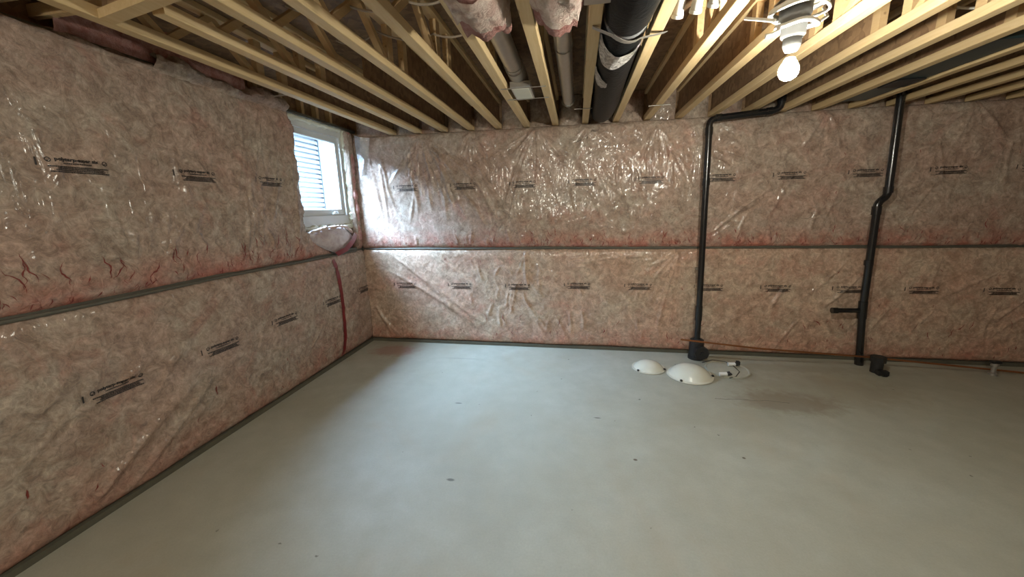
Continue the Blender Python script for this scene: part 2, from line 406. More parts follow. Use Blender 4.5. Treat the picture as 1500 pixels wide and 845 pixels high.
for i in range(17): u = rnd.uniform(.12, 1.15); upper.append((u, rnd.uniform(2.15, 2.45), u+rnd.uniform(.0, .18), rnd.uniform(1.45, 1.75), .016, rnd.uniform(.006, .012), rnd.uniform(-.03, .03)))
upper += [(.95, 2.40, 1.30, 2.0, .02, .014, .02), (1.12, 2.15, 1.62, 1.42, .022, .014, .03), (1.45, 2.3, 1.95, 1.5, .02, .010, -.03), (1.3, 2.3, 1.75, 1.5, .018, .010, .02)]
for i in range(34):
    u = rnd.uniform(2.55, 3.75); z = rnd.uniform(1.75, 2.35); upper.append((u, z, u+rnd.uniform(.02, .22), z-rnd.uniform(.12, .40), .010, rnd.uniform(.005, .011), rnd.uniform(-.08, .08)))
upper += [(4.05, 1.36, 4.72, 1.92, .014, .012, .03), (4.0, 1.30, 4.68, 1.78, .014, -.010, .03), (4.3, 1.27, 4.40, 1.60, .012, .010, .05), (4.78, 1.95, 4.55, 1.45, .02, .008, 0)]
for i in range(10): u = rnd.uniform(3.95, 4.2); z = rnd.uniform(1.9, 2.45); upper.append((u, z, u+rnd.uniform(.05, .2), z-rnd.uniform(.03, .10), .012, .010, .0))
for i in range(26): u = rnd.uniform(4.4, 8.2); z = rnd.uniform(1.4, 2.4); upper.append((u, z, u+rnd.uniform(-.3, .3), z-rnd.uniform(.15, .5), .018, rnd.uniform(.004, .009), rnd.uniform(-.05, .05)))
for i in range(40): u = rnd.uniform(.1, 8.2); upper.append((u, 1.25, u+rnd.uniform(-.07, .07), 1.25+rnd.uniform(.06, .22), .012, rnd.uniform(.004, .010), rnd.uniform(-.05, .05)))
lower = [(.35, 1.15, 1.25, .35, .03, .016, .04), (.55, 1.1, 1.75, .15, .026, .014, -.03), (.3, .95, 1.6, .12, .03, .012, .03), (.9, 1.18, 1.5, .7, .02, .008, 0), (.08, .5, .32, .05, .02, .012, 0), (.12, .4, .4, .06, .02, .01, 0)]
lower += fan(3.75, 1.19, -150, -95, 9, .35, 1.0, .014, .009) + fan(3.85, 1.19, -80, -30, 4, .2, .4, .012, .006) + fan(2.05, 1.2, -110, -70, 4, .2, .6)
for i in range(40): u = rnd.uniform(1.3, 3.6); z = rnd.uniform(.3, 1.1); lower.append((u, z, u+rnd.uniform(-.08, .18), z-rnd.uniform(.10, .3), .014, rnd.uniform(.004, .010), rnd.uniform(-.1, .1)))
for i in range(16): u = rnd.uniform(2.5, 4.6); z = rnd.uniform(1.0, 1.17); lower.append((u, z, u+rnd.uniform(.1, .35), z+rnd.uniform(-.05, .04), .012, rnd.uniform(.006, .011), rnd.uniform(-.05, .05)))
for i in range(26): u = rnd.uniform(4.3, 8.2); z = rnd.uniform(.45, 1.15); lower.append((u, z, u-rnd.uniform(-.05, .5), z-rnd.uniform(.15, .5), .018, rnd.uniform(.004, .010), rnd.uniform(-.05, .05)))
def lowfreq(U, Z, s): return .030*(fbm(U*2.6, Z*2.6, s, 2)-.45)+.010*(fbm(U*8, Z*5, s+5, 2)-.45)+.0018*(vn(U*24, Z*12, s+9)-.5)
f_up, f_lo = folds_for(upper), folds_for(lower)

# back wall: concrete behind, two courses of blanket in front
wb = MB().box(-.3, XR+.3, .10, .35, 0, 2.53).build('wall_back', M_concrete); props(wb, 'far basement wall with two courses of pink blanket insulation under clear plastic', kind='structure')
MB().box(-.05, XR, .00, .10, 0, .035).build('sill_plate', M_sill, wb)
MB().box(-.05, XR, .03, .10, 1.19, 1.25).build('seam_batten', M_seam, wb)
MB().tube([(x, .016+.004*math.sin(x*5), 1.213+.003*math.sin(x*3.1)) for x in np.arange(.02, XR, .12)], .009, 8).build('seam_bead', M_seam, wb, True)
us = np.arange(-.02, XR+.001, .0135)
toB = lambda u, z, d: np.stack([u, -d, z], 1)
zt = np.arange(1.218, 2.5451, .0135); zl = np.arange(.035, 1.211, .0135)
bU, gBU = film_grid('insulation_blanket', us, zt, lambda U, Z: pinch(Z, 1.218, 2.545)+lowfreq(U, Z, 3)+f_up(U, Z), toB, M_back, wb)
bL, gBL = film_grid('insulation_blanket', us, zl, lambda U, Z: pinch(Z, .035, 1.209)+.01+lowfreq(U, Z, 8)+f_lo(U, Z), toB, M_back_lo, wb)

# left wall: concrete with the window opening, blankets in front
WY0, WY1, WZ0, WZ1 = -.965, -.095, 1.53, 2.60
wl = MB().box(-.32, -.10, YB-.3, WY0, 0, 2.60).box(-.32, -.10, WY1, .12, 0, 2.60).box(-.32, -.10, WY0, WY1, 0, WZ0).build('wall_left', M_concrete)
props(wl, 'left basement wall with pink blanket insulation under clear plastic', kind='structure')
MB().box(-.10, 0, YB, .0, 0, .035).build('sill_plate', M_sill, wl)
MB().box(-.10, -.03, YB, .0, 1.19, 1.25).build('seam_batten', M_seam, wl)
MB().tube([(-.012+.005*math.sin(y*4), y, 1.212+.004*math.sin(y*2.7)) for y in np.arange(YB, -.05, .12)], .011, 8).build('seam_bead', M_seam, wl, True)
toL = lambda u, z, d: np.stack([d, u, z], 1)
ys = np.concatenate([np.arange(YB, -4.3, .05), np.arange(-4.3, .001, .0135)])
lu = []
for i in range(16): u = rnd.uniform(-1.6, -1.02); z = rnd.uniform(1.7, 2.4); lu.append((u, z+.2, u+rnd.uniform(-.25, .02), z-rnd.uniform(.2, .5), .016, rnd.uniform(.004, .009), rnd.uniform(-.05, .05)))
lu += [(-1.62, 1.85, -1.70, 1.35, .014, .010, .02), (-1.45, 1.85, -1.55, 1.35, .014, .010, -.02), (-2.2, 1.7, -2.0, 1.4, .014, .010, .03), (-3.3, 1.6, -3.0, 2.0, .02, .012, .02), (-3.25, 1.55, -2.95, 1.9, .018, .010, .03), (-3.6, 1.6, -3.15, 2.1, .02, .012, 0)]
for i in range(50): u = rnd.uniform(-5, -1.0); z = rnd.uniform(1.3, 1.55); lu.append((u, z, u+rnd.uniform(-.08, .08), z+rnd.uniform(.1, .3), .014, rnd.uniform(.003, .008), rnd.uniform(-.05, .05)))
for i in range(30): u = rnd.uniform(-5, -1.1); z = rnd.uniform(1.6, 2.5); lu.append((u, z, u+rnd.uniform(-.3, .3), z-rnd.uniform(.1, .4), .02, rnd.uniform(.003, .008), rnd.uniform(-.05, .05)))
ll = []
for i in range(60): u = rnd.uniform(-5, -.2); z = rnd.uniform(.1, 1.1); ll.append((u, z, u+rnd.uniform(.05, .4), z+rnd.uniform(-.1, .35), .02, rnd.uniform(.003, .010), rnd.uniform(-.05, .05)))
ll += [(-3.0, .1, -2.3, .55, .03, .014, .02), (-2.8, .08, -2.1, .6, .03, .012, -.02), (-3.6, 1.1, -3.0, 1.12, .012, .009, 0), (-3.6, 1.06, -3.0, 1.09, .012, .009, 0)]
f_lu, f_ll = folds_for(lu), folds_for(ll)
zt2 = np.arange(1.219, 2.6001, .0135)
def edge_y(Z): return -1.0+.018*np.sin(Z*19)+.012*np.sin(Z*41+1)-.03*np.clip((2.3-Z), 0, 1)*0+np.clip((1.50-Z)/.28, 0, 1)**1.0*.42*(Z < 1.50)
mL = lambda U, Z: (U < edge_y(Z)) | ((U > -.10) & (Z < 2.6))
def dLU(U, Z):
    D = pinch(Z, 1.219, 2.60)+lowfreq(U, Z, 21)+f_lu(U, Z)+.012*np.exp(-((U+1.05)/.10)**2)
    return D
lU, gLU = film_grid('insulation_blanket', ys, zt2, dLU, toL, M_left, wl, mL)
lL, gLL = film_grid('insulation_blanket', ys, zl, lambda U, Z: pinch(Z, .035, 1.209)+.012+lowfreq(U, Z, 27)+f_ll(U, Z), toL, M_left, wl)

# unseen walls behind and to the right of the camera: the same blanket, simply built
wr = MB().box(XR, XR+.3, YB-.3, .35, 0, ZD).build('wall_right', M_left); props(wr, 'right basement wall covered in pink insulation', kind='structure')
wq = MB().box(-.3, XR+.3, YB-.3, YB, 0, ZD).build('wall_rear', M_back); props(wq, 'rear basement wall covered in pink insulation', kind='structure')

# rim above the walls
rb = MB().box(-.3, XR+.3, .12, .35, 2.53, ZD+.02).build('trim_1', M_osb); props(rb, 'rim board on top of the far wall', kind='structure')
rl = MB().box(-.32, -.12, YB, .35, 2.60, ZD+.02).build('trim_2', M_osb); props(rl, 'rim board on top of the left wall', kind='structure')
MB().box(-.12, -.02, YB, .10, 2.600, 2.625).build('sill_plate', M_sill, rl)
for y in (-.30, -.52, -.74, -1.02, -1.30): MB().box(-.12, -.065, y, y+.04, 2.625, ZD).build('cripple_stud', M_strut, rl)

# ------------------------------------------------------------ printed marks on the film
def text_geo(body, h):
    cu = bpy.data.curves.new('t', 'FONT'); cu.body = body; cu.size = h; cu.resolution_u = 2; cu.offset = h*.045
    o = bpy.data.objects.new('t', cu); COL.objects.link(o); dg = bpy.context.evaluated_depsgraph_get(); me = o.evaluated_get(dg).to_mesh()
    v = [(p.co.x, p.co.y) for p in me.vertices]; f = [tuple(p.vertices) for p in me.polygons]
    o.evaluated_get(dg).to_mesh_clear(); bpy.data.objects.remove(o); bpy.data.curves.remove(cu); return v, f
tv, tf = text_geo('polytarp-super six', .030)
tw = max(p[0] for p in tv); tv = [(p[0]*.186/tw+.034, p[1]*.8+.066) for p in tv]
PV, PF = list(tv), list(tf)
def addp(vs, fs):
    n = len(PV); PV.extend(vs); PF.extend([tuple(i+n for i in f) for f in fs])
def rect(x0, x1, y0, y1):
    m = max(1, int((x1-x0)/.03)); vs = []; fs = []
    for i in range(m+1): x = x0+(x1-x0)*i/m; vs += [(x, y0), (x, y1)]
    for i in range(m): fs.append((2*i, 2*i+2, 2*i+3, 2*i+1))
    addp(vs, fs)
pr = random.Random(3)
def strokes(x0, x1, y, h):
    x = x0
    while x < x1:
        w = pr.uniform(.0035, .0095); rect(x, min(x+w, x1), y+pr.uniform(-.0004, .0004), y+h+pr.uniform(-.0008, .0008)); x += w+pr.uniform(.0004, .0014)
strokes(.068, .186, .0505, .0062)
for y, a, b in ((.0330, .004, .258), (.0245, .038, .236), (.0160, .030, .240), (.0070, .010, .258)): strokes(a, b, y, .0064)
for cx in (.010, .246):        # round emblem either side: a ring with a tick
    n = 18; vs = []; fs = []
    for i in range(n): a = 2*PI*i/n; vs += [(cx+.0125*math.cos(a), .068+.0125*math.sin(a)), (cx+.0088*math.cos(a), .068+.0088*math.sin(a))]
    for i in range(n): fs.append((2*i, 2*((i+1) % n), 2*((i+1) % n)+1, 2*i+1))
    addp(vs, fs); addp([(cx-.008, .066), (cx-.004, .066), (cx+.001, .064), (cx-.002, .058), (cx+.010, .074), (cx+.007, .076)], [(0, 3, 2, 1), (3, 4, 5, 2)])
rect(-.040, -.032, .036, .075)  # registration tick to the left
PVa = np.array(PV)
def printed(g, tow, parent, u0, z0, scale=1.0):
    u = u0+PVa[:, 0]*scale; z = z0+PVa[:, 1]*scale
    d = np.array([sample(g, a, b) for a, b in zip(u, z)])+.0035
    me = bpy.data.meshes.new('printed_mark'); me.from_pydata([tuple(p) for p in tow(u, z, d)], [], PF); me.materials.append(M_ink); return link('printed_mark', me, parent)
for u in (.55, 1.262, 1.955, 2.62, 3.32, 4.02, 4.67, 5.34, 6.02, 6.70, 7.38): printed(gBU, toB, bU, u-.04, 1.895)
for u in (.43, 1.14, 1.86, 2.56, 3.24, 3.98, 4.65, 5.33, 5.98, 6.65, 7.33): printed(gBL, toB, bL, u-.02, .715 if u < 2 else .735)
for y in (-4.10, -3.44, -2.775, -2.115, -1.475): printed(gLU, toL, lU, y, 1.905, 1.0)
for y in (-4.18, -3.52, -2.86, -2.19, -1.54, -.86, -.22): printed(gLL, toL, lL, y, .66 if y < -1.6 else .68, 1.0)
def splits(g, tow, parent, spec, seed):
    rr = random.Random(seed); m = MB()
    for (n, ua, ub, za, zb, la, lb) in spec:
        for _ in range(n):
            u, z = rr.uniform(ua, ub), rr.uniform(za, zb); L = rr.uniform(la, lb); k = max(3, int(L/.012)); ang = math.radians(90+rr.uniform(-35, 35)); w0 = rr.uniform(.0014, .0040); P = []
            for i in range(k+1):
                w = w0*(1.2-abs(2*i/k-1))*rr.uniform(.5, 1.5); nx, nz = -math.sin(ang), math.cos(ang)
                P += [(u+nx*w, z+nz*w), (u-nx*w, z-nz*w)]; ang += rr.uniform(-.8, .8); ang += (math.radians(90)-ang)*.25; u += math.cos(ang)*.012; z += math.sin(ang)*.012
            if max(p[1] for p in P) > g[1][-1]-.01: continue
            a = np.array(P); d = sample(g, a[:, 0], a[:, 1])+.003 if False else np.array([sample(g, p[0], p[1]) for p in P])+.003
            m.add([tuple(v) for v in tow(a[:, 0], a[:, 1], d)], [(2*i, 2*i+2, 2*i+3, 2*i+1) for i in range(k)])
    o = m.build('wool_split', M_split, parent); o['kind'] = 'stuff'
splits(gBU, toB, bU, [(150, .1, 7.4, 1.235, 1.30, .015, .06), (45, 1.2, 7.4, 1.24, 1.38, .04, .13), (14, .5, 7.3, 1.4, 2.3, .015, .05)], 5)
splits(gBL, toB, bL, [(46, 1.0, 7.4, .07, .42, .04, .14), (40, .1, 7.4, .07, .2, .015, .05), (16, .3, 7.3, .5, 1.1, .015, .05)], 6)
splits(gLU, toL, lU, [(85, -4.2, -1.05, 1.235, 1.42, .04, .17), (60, -4.2, -1.05, 1.23, 1.30, .015, .04)], 7)
splits(gLL, toL, lL, [(20, -4.2, -.7, .08, .4, .03, .08)], 8)
# felt-pen scrawl near the top of the far wall
sc = []
for (a, b) in ((2.62, 2.355), (2.66, 2.375), (2.70, 2.38), (2.73, 2.43), (2.74, 2.40), (2.735, 2.39)): sc.append((a, -(sample(gBU, a, b)+.004), b))
MB().tube(sc, .0025, 5).build('felt_pen_mark', M_ink, bU)
sc = []
for i in range(14): a = 2.775+.075*i/13; b = 2.462+(.012 if i % 2 else -.012); sc.append((a, -(sample(gBU, a, b)+.004), b))
MB().tube(sc, .0025, 5).build('felt_pen_mark', M_ink, bU)

# ------------------------------------------------------------ window
w1 = MB().box(-.20, -.085, WY0-.0, WY1, WZ0, WZ0+.11).box(-.20, -.085, WY0, WY1, WZ1-.09, WZ1-.005).box(-.20, -.085, WY0, WY0+.06, WZ0+.11, WZ1-.09).box(-.20, -.085, WY1-.055, WY1, WZ0+.11, WZ1-.09).build('window_1', M_vinyl)
props(w1, 'small white vinyl basement window high in the left wall', kind='structure')
sy0, sy1, sz0, sz1 = WY0+.06, WY1-.055, WZ0+.11, WZ1-.09
MB().box(-.165, -.115, sy0, sy1, sz0, sz0+.07, .004).box(-.165, -.115, sy0, sy1, sz1-.06, sz1, .004).box(-.165, -.115, sy0, sy0+.05, sz0+.07, sz1-.06).box(-.165, -.115, sy1-.05, sy1, sz0+.07, sz1-.06).build('window_sash', M_vinyl, w1)
MB().box(-.145, -.139, sy0+.05, sy1-.05, sz0+.07, sz1-.06).build('window_pane', M_glass, w1)
MB().box(-.112, -.085, -.40, -.30, sz0+.012, sz0+.030, .003).tube([(-.10, -.35, sz0+.03), (-.07, -.35, sz0+.035), (-.06, -.42, sz0+.035)], .007, 8).build('window_handle', M_white_pl, w1, True)
def bead(pts, r, name, mat, parent, seed=0, n=10, amp=.35, step=.03):
    P = []
    for a, b in zip(pts[:-1], pts[1:]):
        a, b = Vector(a), Vector(b); m = max(2, int((b-a).length/step))
        for i in range(m): P.append(a.lerp(b, i/m))
    P.append(Vector(pts[-1])); rr = random.Random(seed)
    P = [p+Vector((rr.uniform(-1, 1), rr.uniform(-1, 1), rr.uniform(-1, 1)))*r*amp*.5 for p in P]
    return MB().tube(P, [r*(1+rr.uniform(-amp, amp)) for _ in P], n).build(name, mat, parent, True)
bead([(-.075, WY0-.01, 2.585), (-.075, WY1+.01, 2.60), (-.075, WY1+.012, 1.53)], .028, 'foam_bead', M_foam, w1, 4)
bead([(-.075, WY0, 1.515), (-.075, WY1+.01, 1.505)], .030, 'foam_bead', M_foam, w1, 5)

# wool round the window: a pillow under the sill, a torn strip at its right, a loose clear flap in the corner
def lump(name, mat, parent, c, size, seed, nu=34, nv=22, pw=.7, rough=.12, fr=3.0):
    vs, fs = [], []
    for j in range(nv+1):
        ph = PI*j/nv-PI/2
        for i in range(nu):
            th = 2*PI*i/nu; x = math.copysign(abs(math.cos(ph)*math.cos(th))**pw, math.cos(th)); y = math.copysign(abs(math.cos(ph)*math.sin(th))**pw, math.sin(th)); z = math.copysign(abs(math.sin(ph))**pw, ph)
            a = np.array([x*fr+z*2.1+seed]); b = np.array([y*fr+z*fr]); n = 1+rough*2*(float(fbm(a, b, seed)[0])-.45)
            vs.append((c[0]+x*size[0]*n, c[1]+y*size[1]*n, c[2]+z*size[2]*n))
    for j in range(nv):
        for i in range(nu): a = j*nu+i; b = j*nu+(i+1) % nu; fs.append((a, b, b+nu, a+nu))
    return MB().add(vs, fs).build(name, mat, parent, True)
# pillow: drooping semicircle, flat back on the wall
nu, nv = 40, 20; vs = []; fs = []
for j in range(nv+1):
    for i in range(nu+1):
        s = i/nu; r = j/nv; y = -.97+.80*s
        zb = 1.235+.24*abs(s-.56)**1.6*1.9 if s < .56 else 1.235+.10*(s-.56)/.44; zt_ = 1.475+.055*math.sin(PI*min(1, s*1.15))-(.10*max(0, s-.75)/.25)
        z = zb+(zt_-zb)*r; e = math.sin(PI*s)**.45*math.sin(PI*min(1, r*.93+.03))**.5
        d = -.03+.115*e+.012*(float(vn(np.array([s*9]), np.array([r*5]), 5)[0])-.5); vs.append((d, y, z))
for j in range(nv):
    for i in range(nu): a = j*(nu+1)+i; fs.append((a, a+1, a+nu+2, a+nu+1))
n0 = len(vs); 
for i in range(nu+1): v = vs[nv*(nu+1)+i]; vs.append((-.10, v[1], v[2]-.01))
for i in range(nu): fs.append((nv*(nu+1)+i, nv*(nu+1)+i+1, n0+i+1, n0+i))
MB().add(vs, fs).build('insulation_pillow', M_pale, wl, True)
bead([(.03, -.95, 1.485), (.035, -.75, 1.515), (.035, -.5, 1.525), (.02, -.35, 1.51), (.0, -.22, 1.44)], .014, 'torn_edge', M_fluff_w, wl, 9, 8, .5, .02)
bead([(-.045, -.055, 2.58), (-.03, -.04, 2.3), (-.035, -.055, 2.0), (-.02, -.05, 1.7), (-.03, -.06, 1.35)], .040, 'insulation_strip', M_fluff, wl, 12, 12, .3, .05)
# clear flap
vs = []; fs = []
for j in range(13):
    for i in range(9):
        s, r = i/8, j/12; wdt = .20*(1-r*.55); x = .05+.02*r+wdt*s; y = -.045-.05*math.sin(PI*s)*(1-.3*r)-.008*math.sin(s*14+r*5); vs.append((x, y, 2.54-.46*r-.05*(s)*(1-r)+.04*abs(s-.5)))
for j in range(12):
    for i in range(8): a = j*9+i; fs.append((a, a+1, a+10, a+9))
MB().add(vs, fs).build('plastic_flap', M_clear, wb, True)
# red tape strips stuck on the left blanket
def tape(g, tow, pts, w, parent):
    vs = []; fs = []; P = []
    for (a, b) in zip(pts[:-1], pts[1:]):
        m = 10
        for i in range(m): P.append((a[0]+(b[0]-a[0])*i/m, a[1]+(b[1]-a[1])*i/m))
    P.append(pts[-1]); rr = random.Random(2); out = []
    for i, p in enumerate(P):
        q = P[min(i+1, len(P)-1)]; o_ = P[max(i-1, 0)]; du, dz = q[0]-o_[0], q[1]-o_[1]; L = math.hypot(du, dz); nx, nz = -dz/L, du/L
        for s in (-.5, -.17, .17, .5):
            u = p[0]+nx*w*s*(1+rr.uniform(-.1, .1)); z = p[1]+nz*w*s; out.append((u, z, float(sample(g, u, z))+.006))
    o3 = np.array(out); V = tow(o3[:, 0], o3[:, 1], o3[:, 2])
    for i in range(len(P)-1):
        for k in range(3): a = i*4+k; fs.append((a, a+1, a+5, a+4))
    return MB().add([tuple(v) for v in V], fs).build('red_tape', M_red, parent, True)
tape(gLL, toL, [(-.64, 1.17), (-.60, 1.0), (-.575, .75), (-.58, .45), (-.60, .25), (-.67, .06)], .055, lL)
tp = [(-.62, 1.225, .03), (-.50, 1.27, .075), (-.38, 1.345, .085), (-.24, 1.42, .045)]
vs = []; fs = []
for p in tp: vs += [(p[2]+.012, p[0]-.022, p[1]+.022), (p[2]+.018, p[0]+.022, p[1]-.022)]
for i in range(3): fs.append((2*i, 2*i+1, 2*i+3, 2*i+2))
MB().add(vs, fs).build('red_tape', M_red, wl, True)
# loose plastic and wool along the top of the left wall
def ribbon(name, y0, y1, z0, h, mat, seed, amp=.02, out=.05):
    vs = []; fs = []; n = int((y1-y0)/.02); m = 8
    for i in range(n+1):
        y = y0+(y1-y0)*i/n
        for k in range(m+1):
            s = k/m; a = float(fbm(np.array([y*7+s]), np.array([s*2.3+y*3]), seed)[0])-.45; b = float(fbm(np.array([y*16]), np.array([s*4.]), seed+3)[0])-.45
            vs.append((-.03+out*math.sin(PI*s)+amp*2*a+.012*b, y+.01*b, z0+h*s*(1+1.2*a)+.01*b))
    for i in range(n):
        for k in range(m): a = i*(m+1)+k; fs.append((a, a+m+1, a+m+2, a+1))
    return MB().add(vs, fs).build(name, mat, wl, True)
ribbon('folded_plastic_edge', -7.0, -2.15, 2.575, .055, M_left, 31, .016, .03)
ribbon('crumpled_plastic', -2.15, -1.02, 2.575, .12, M_left, 35, .05, .06)
ribbon('insulation_batt', -2.6, -1.45, 2.60, .21, M_fluff, 38, .03, .02)
MB().tube([(-.02, -1.30, 2.64), (.10, -1.12, 2.70), (.30, -1.05, 2.72), (.46, -1.02, 2.72)], .006, 6).build('string', M_cable_g, wl, True)

# pink wool in each joist bay on top of the far wall
SP, X0, CW = .3182, .4514, .064
for b in range(-1, 25):
    xa = X0+b*SP+CW if b >= 0 else 0.0; xb = X0+(b+1)*SP
    if b == -1: xb = X0
    if xa > XR-.1: break
    nn = 12; vs = []; fs = []; rr = random.Random(50+b); bulge = rr.uniform(.03, .07)
    for j in range(nn+1):
        for i in range(nn+1):
            s, r = i/nn, j/nn; x = xa+.003+(xb-xa-.006)*s; nz_ = float(fbm(np.array([x*11.]), np.array([r*3.]), 60+b)[0])-.45
            y = .10-bulge*math.sin(PI*s)**.5*math.sin(PI*(.08+r*.85))**.6-.05*nz_*math.sin(PI*s); vs.append((x, y, ZJ-.01+(DJ+.008)*r))
    for j in range(nn):
        for i in range(nn): a = j*(nn+1)+i; fs.append((a, a+1, a+nn+2, a+nn+1))
    MB().add(vs, fs).build('insulation_batt', M_wool if b % 3 else M_back, rb, True)

# ------------------------------------------------------------ outside the window
gr = MB().box(-9, -.33, -9, 9, 1.30, 1.46).build('ground', M_gravel); props(gr, 'gravel outside the basement window', kind='structure')
hs = empty('house', (-3.2, 0, 1.46), 'neighbouring low building with horizontal slatted siding, seen through the small window', 'building')
MB().box(-3.9, -3.23, -9, 4.15, 1.46, 3.30).build('wall', M_absd, hs)  # black sheet standing in for shadow in the gaps between boards
z = 1.50
while z < 3.25:
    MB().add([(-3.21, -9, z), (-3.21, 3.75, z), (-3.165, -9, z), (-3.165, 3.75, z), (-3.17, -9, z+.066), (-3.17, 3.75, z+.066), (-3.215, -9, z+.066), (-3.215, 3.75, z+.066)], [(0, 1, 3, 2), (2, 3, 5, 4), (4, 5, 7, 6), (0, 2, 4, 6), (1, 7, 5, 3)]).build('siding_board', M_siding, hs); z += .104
MB().box(-3.215, -3.15, 3.76, 4.15, 1.46, 3.30, .004).build('corner_board', M_siding, hs)
MB().box(-4.2, -2.50, -9.2, 4.4, 3.30, 3.38).build('shading_eave', M_siding, hs)  # unseen overhang, shaped low and deep to shade the siding

ow = MB().box(-.42, -.30, -12, 12, ZD+.02, 8.0).box(-.80, -.30, -12, 12, 8.0, 8.1).build('wall_sky_block', M_concrete); props(ow, 'unseen outer storey wall, added above the basement to block sky from the siding', kind='structure')  # unseen wall and overhang, added to screen the siding from the sky
fn = empty('sky_block_fence', (-2, 5.4, 1.46), 'unseen board fence, added outside to keep sky light off the siding', 'fence')  # unseen fence, added to cut the side sky light reaching the siding
for k in range(22):
    MB().box(-.45-.25*(k+1)+.006, -.45-.25*k-.006, 5.4, 5.43, 1.46, 4.4).build('sky_block_board', M_sill, fn)
# ------------------------------------------------------------ joists
YE = YB+.02
def chord_mesh(y0, y1, z0, z1, mat):
    return MB().box(0, CW, y0, y1, z0, z1, .003).mesh('chord', mat)
YO = -1.60   # the strand-board end of every joist stops here, the open web follows
m_bot = chord_mesh(YE, .10, 0, .052, M_pine); m_top = chord_mesh(YE, .10, DJ-.038, DJ-.001, M_pine)
m_osb = MB().box(CW/2-.006, CW/2+.006, YO, .10, .030, DJ-.030).mesh('osb_panel', M_osb)
m_vert = MB().box(CW/2-.019, CW/2+.019, -.06, 0, .052, DJ-.038).mesh('strut', M_strut)
def diag(up):
    m = MB(); a, b = (.052, DJ-.038) if up else (DJ-.038, .052)
    w = .055; x0, x1 = CW/2-.019, CW/2+.019
    m.add([(x, y, z) for x in (x0, x1) for (y, z) in ((0, a), (-w, a), (-.26-w, b), (-.26, b))], [(0, 1, 2, 3), (7, 6, 5, 4), (0, 4, 5, 1), (1, 5, 6, 2), (2, 6, 7, 3), (3, 7, 4, 0)])
    return m.mesh('strut', M_strut)
m_dn, m_up = diag(True), diag(False)
# finger-jointed foot of a strut, glued against the chord
def foot_mesh():
    m = MB(); x0, x1 = CW+.0005, CW+.004
    pts = [(0, .0), (-.07, .0), (-.085, .02), (-.06, .035), (-.078, .05), (-.052, .058), (-.065, .075), (-.04, .075), (-.05, .095), (-.02, .09), (-.02, .11), (.015, .06)]
    n = len(pts); vs = [(x0, y, z) for y, z in pts]+[(x1, y, z) for y, z in pts]; fs = [tuple(range(n)), tuple(range(n, 2*n))[::-1]]+[(i, (i+1) % n, (i+1) % n+n, i+n) for i in range(n)]
    return m.add(vs, fs).mesh('finger_joint', M_pine)
JL = {0: 'spruce open-web floor joist nearest the left wall, above the window corner', 1: 'short spruce floor joist that ends at the cross header near the left wall',
 2: 'spruce floor joist, third from the left wall, at the far end of the cross header', 3: 'spruce floor joist with a black cable along it, fourth from the left wall',
 4: 'spruce floor joist just right of the one carrying the black cable', 5: 'spruce floor joist on the left side of the duct with the square boot',
 6: 'spruce floor joist between the two round metal ducts', 7: 'spruce floor joist left of the wide black insulated duct', 8: 'spruce floor joist right of the wide black insulated duct',
 9: 'brightly lit spruce floor joist just left of the bare light bulb', 10: 'spruce floor joist directly right of the bare light bulb and holding its bracket', 11: 'spruce floor joist, second to the right of the bare light bulb',
 12: 'spruce floor joist, third to the right of the bare light bulb', 13: 'spruce floor joist, fourth to the right of the bare light bulb', 14: 'spruce floor joist left of the dark drain box in the right bays',
 15: 'spruce floor joist right of the dark drain box in the right bays', 16: 'spruce floor joist, second to the right of the dark drain box', 17: 'spruce floor joist, third to the right of the dark drain box',
 18: 'spruce floor joist, fourth to the right of the dark drain box', 19: 'spruce floor joist, fifth to the right of the dark drain box', 20: 'spruce floor joist, sixth to the right of the dark drain box',
 21: 'spruce floor joist near the right wall, third from that wall', 22: 'spruce floor joist near the right wall, second from that wall', 23: 'spruce floor joist closest to the right wall'}
HY = -2.74
def joist(j):
    x = X0+j*SP; t = empty('floor_joist', (x, 0, ZJ), JL[j], 'joist', 'spruce open-web floor joists of the basement ceiling')
    if j == 1:
        link('bottom_chord', chord_mesh(HY, .10, 0, .052, M_pine), t); link('top_chord', chord_mesh(HY, .10, DJ-.038, DJ-.001, M_pine), t)
    else: link('bottom_chord', m_bot, t); link('top_chord', m_top, t)
    link('osb_panel', m_osb, t)
    yend = HY+.05 if j == 1 else YE+.3
    for y in (YO-.005, YO-.22):
        if j not in (2,) or y > -1.6: link('strut', m_vert, t).location = (0, y, 0)
    y = YO-.285; kk = 0
    while y-.32 > yend:
        link('strut', m_up if kk % 2 else m_dn, t).location = (0, y, 0); y -= .31 if kk % 2 else .262; kk += 1
    return t
fm = foot_mesh()
JO = [joist(j) for j in range(24)]
for y in (-1.80, -2.10):
    o = link('finger_joint', fm, JO[8]); o.location = (0, y, .036)
# cross header
hd = empty('header_joist', (X0+CW, HY, ZJ), 'short cross header joist between the joists near the left wall', 'joist')
ha, hb = X0+CW+.004, X0+2*SP-.004
MB().bar((ha, HY+.00, ZJ+.018), (hb, HY-.12, ZJ+.018), .060, .038).build('bottom_chord', M_pine, hd)
MB().bar((ha, HY+.00, ZD-.02), (hb, HY-.12, ZD-.02), .060, .038).build('top_chord', M_pine, hd)
MB().bar((ha, HY+.00, ZJ+.15), (hb, HY-.12, ZJ+.15), .012, .23).build('osb_panel', M_osb, hd)
for i, y in enumerate((-2.62, -2.78)):
    props(MB().box(-.12, X0-.001, y, y+.038, ZJ+.13, ZJ+.19, .003).build('blocking', M_strut), ('wooden blocking between left wall and first joist, nearer the window', 'wooden blocking between left wall and first joist, nearer the camera')[i], 'blocking', 'wood blocks by the left wall')

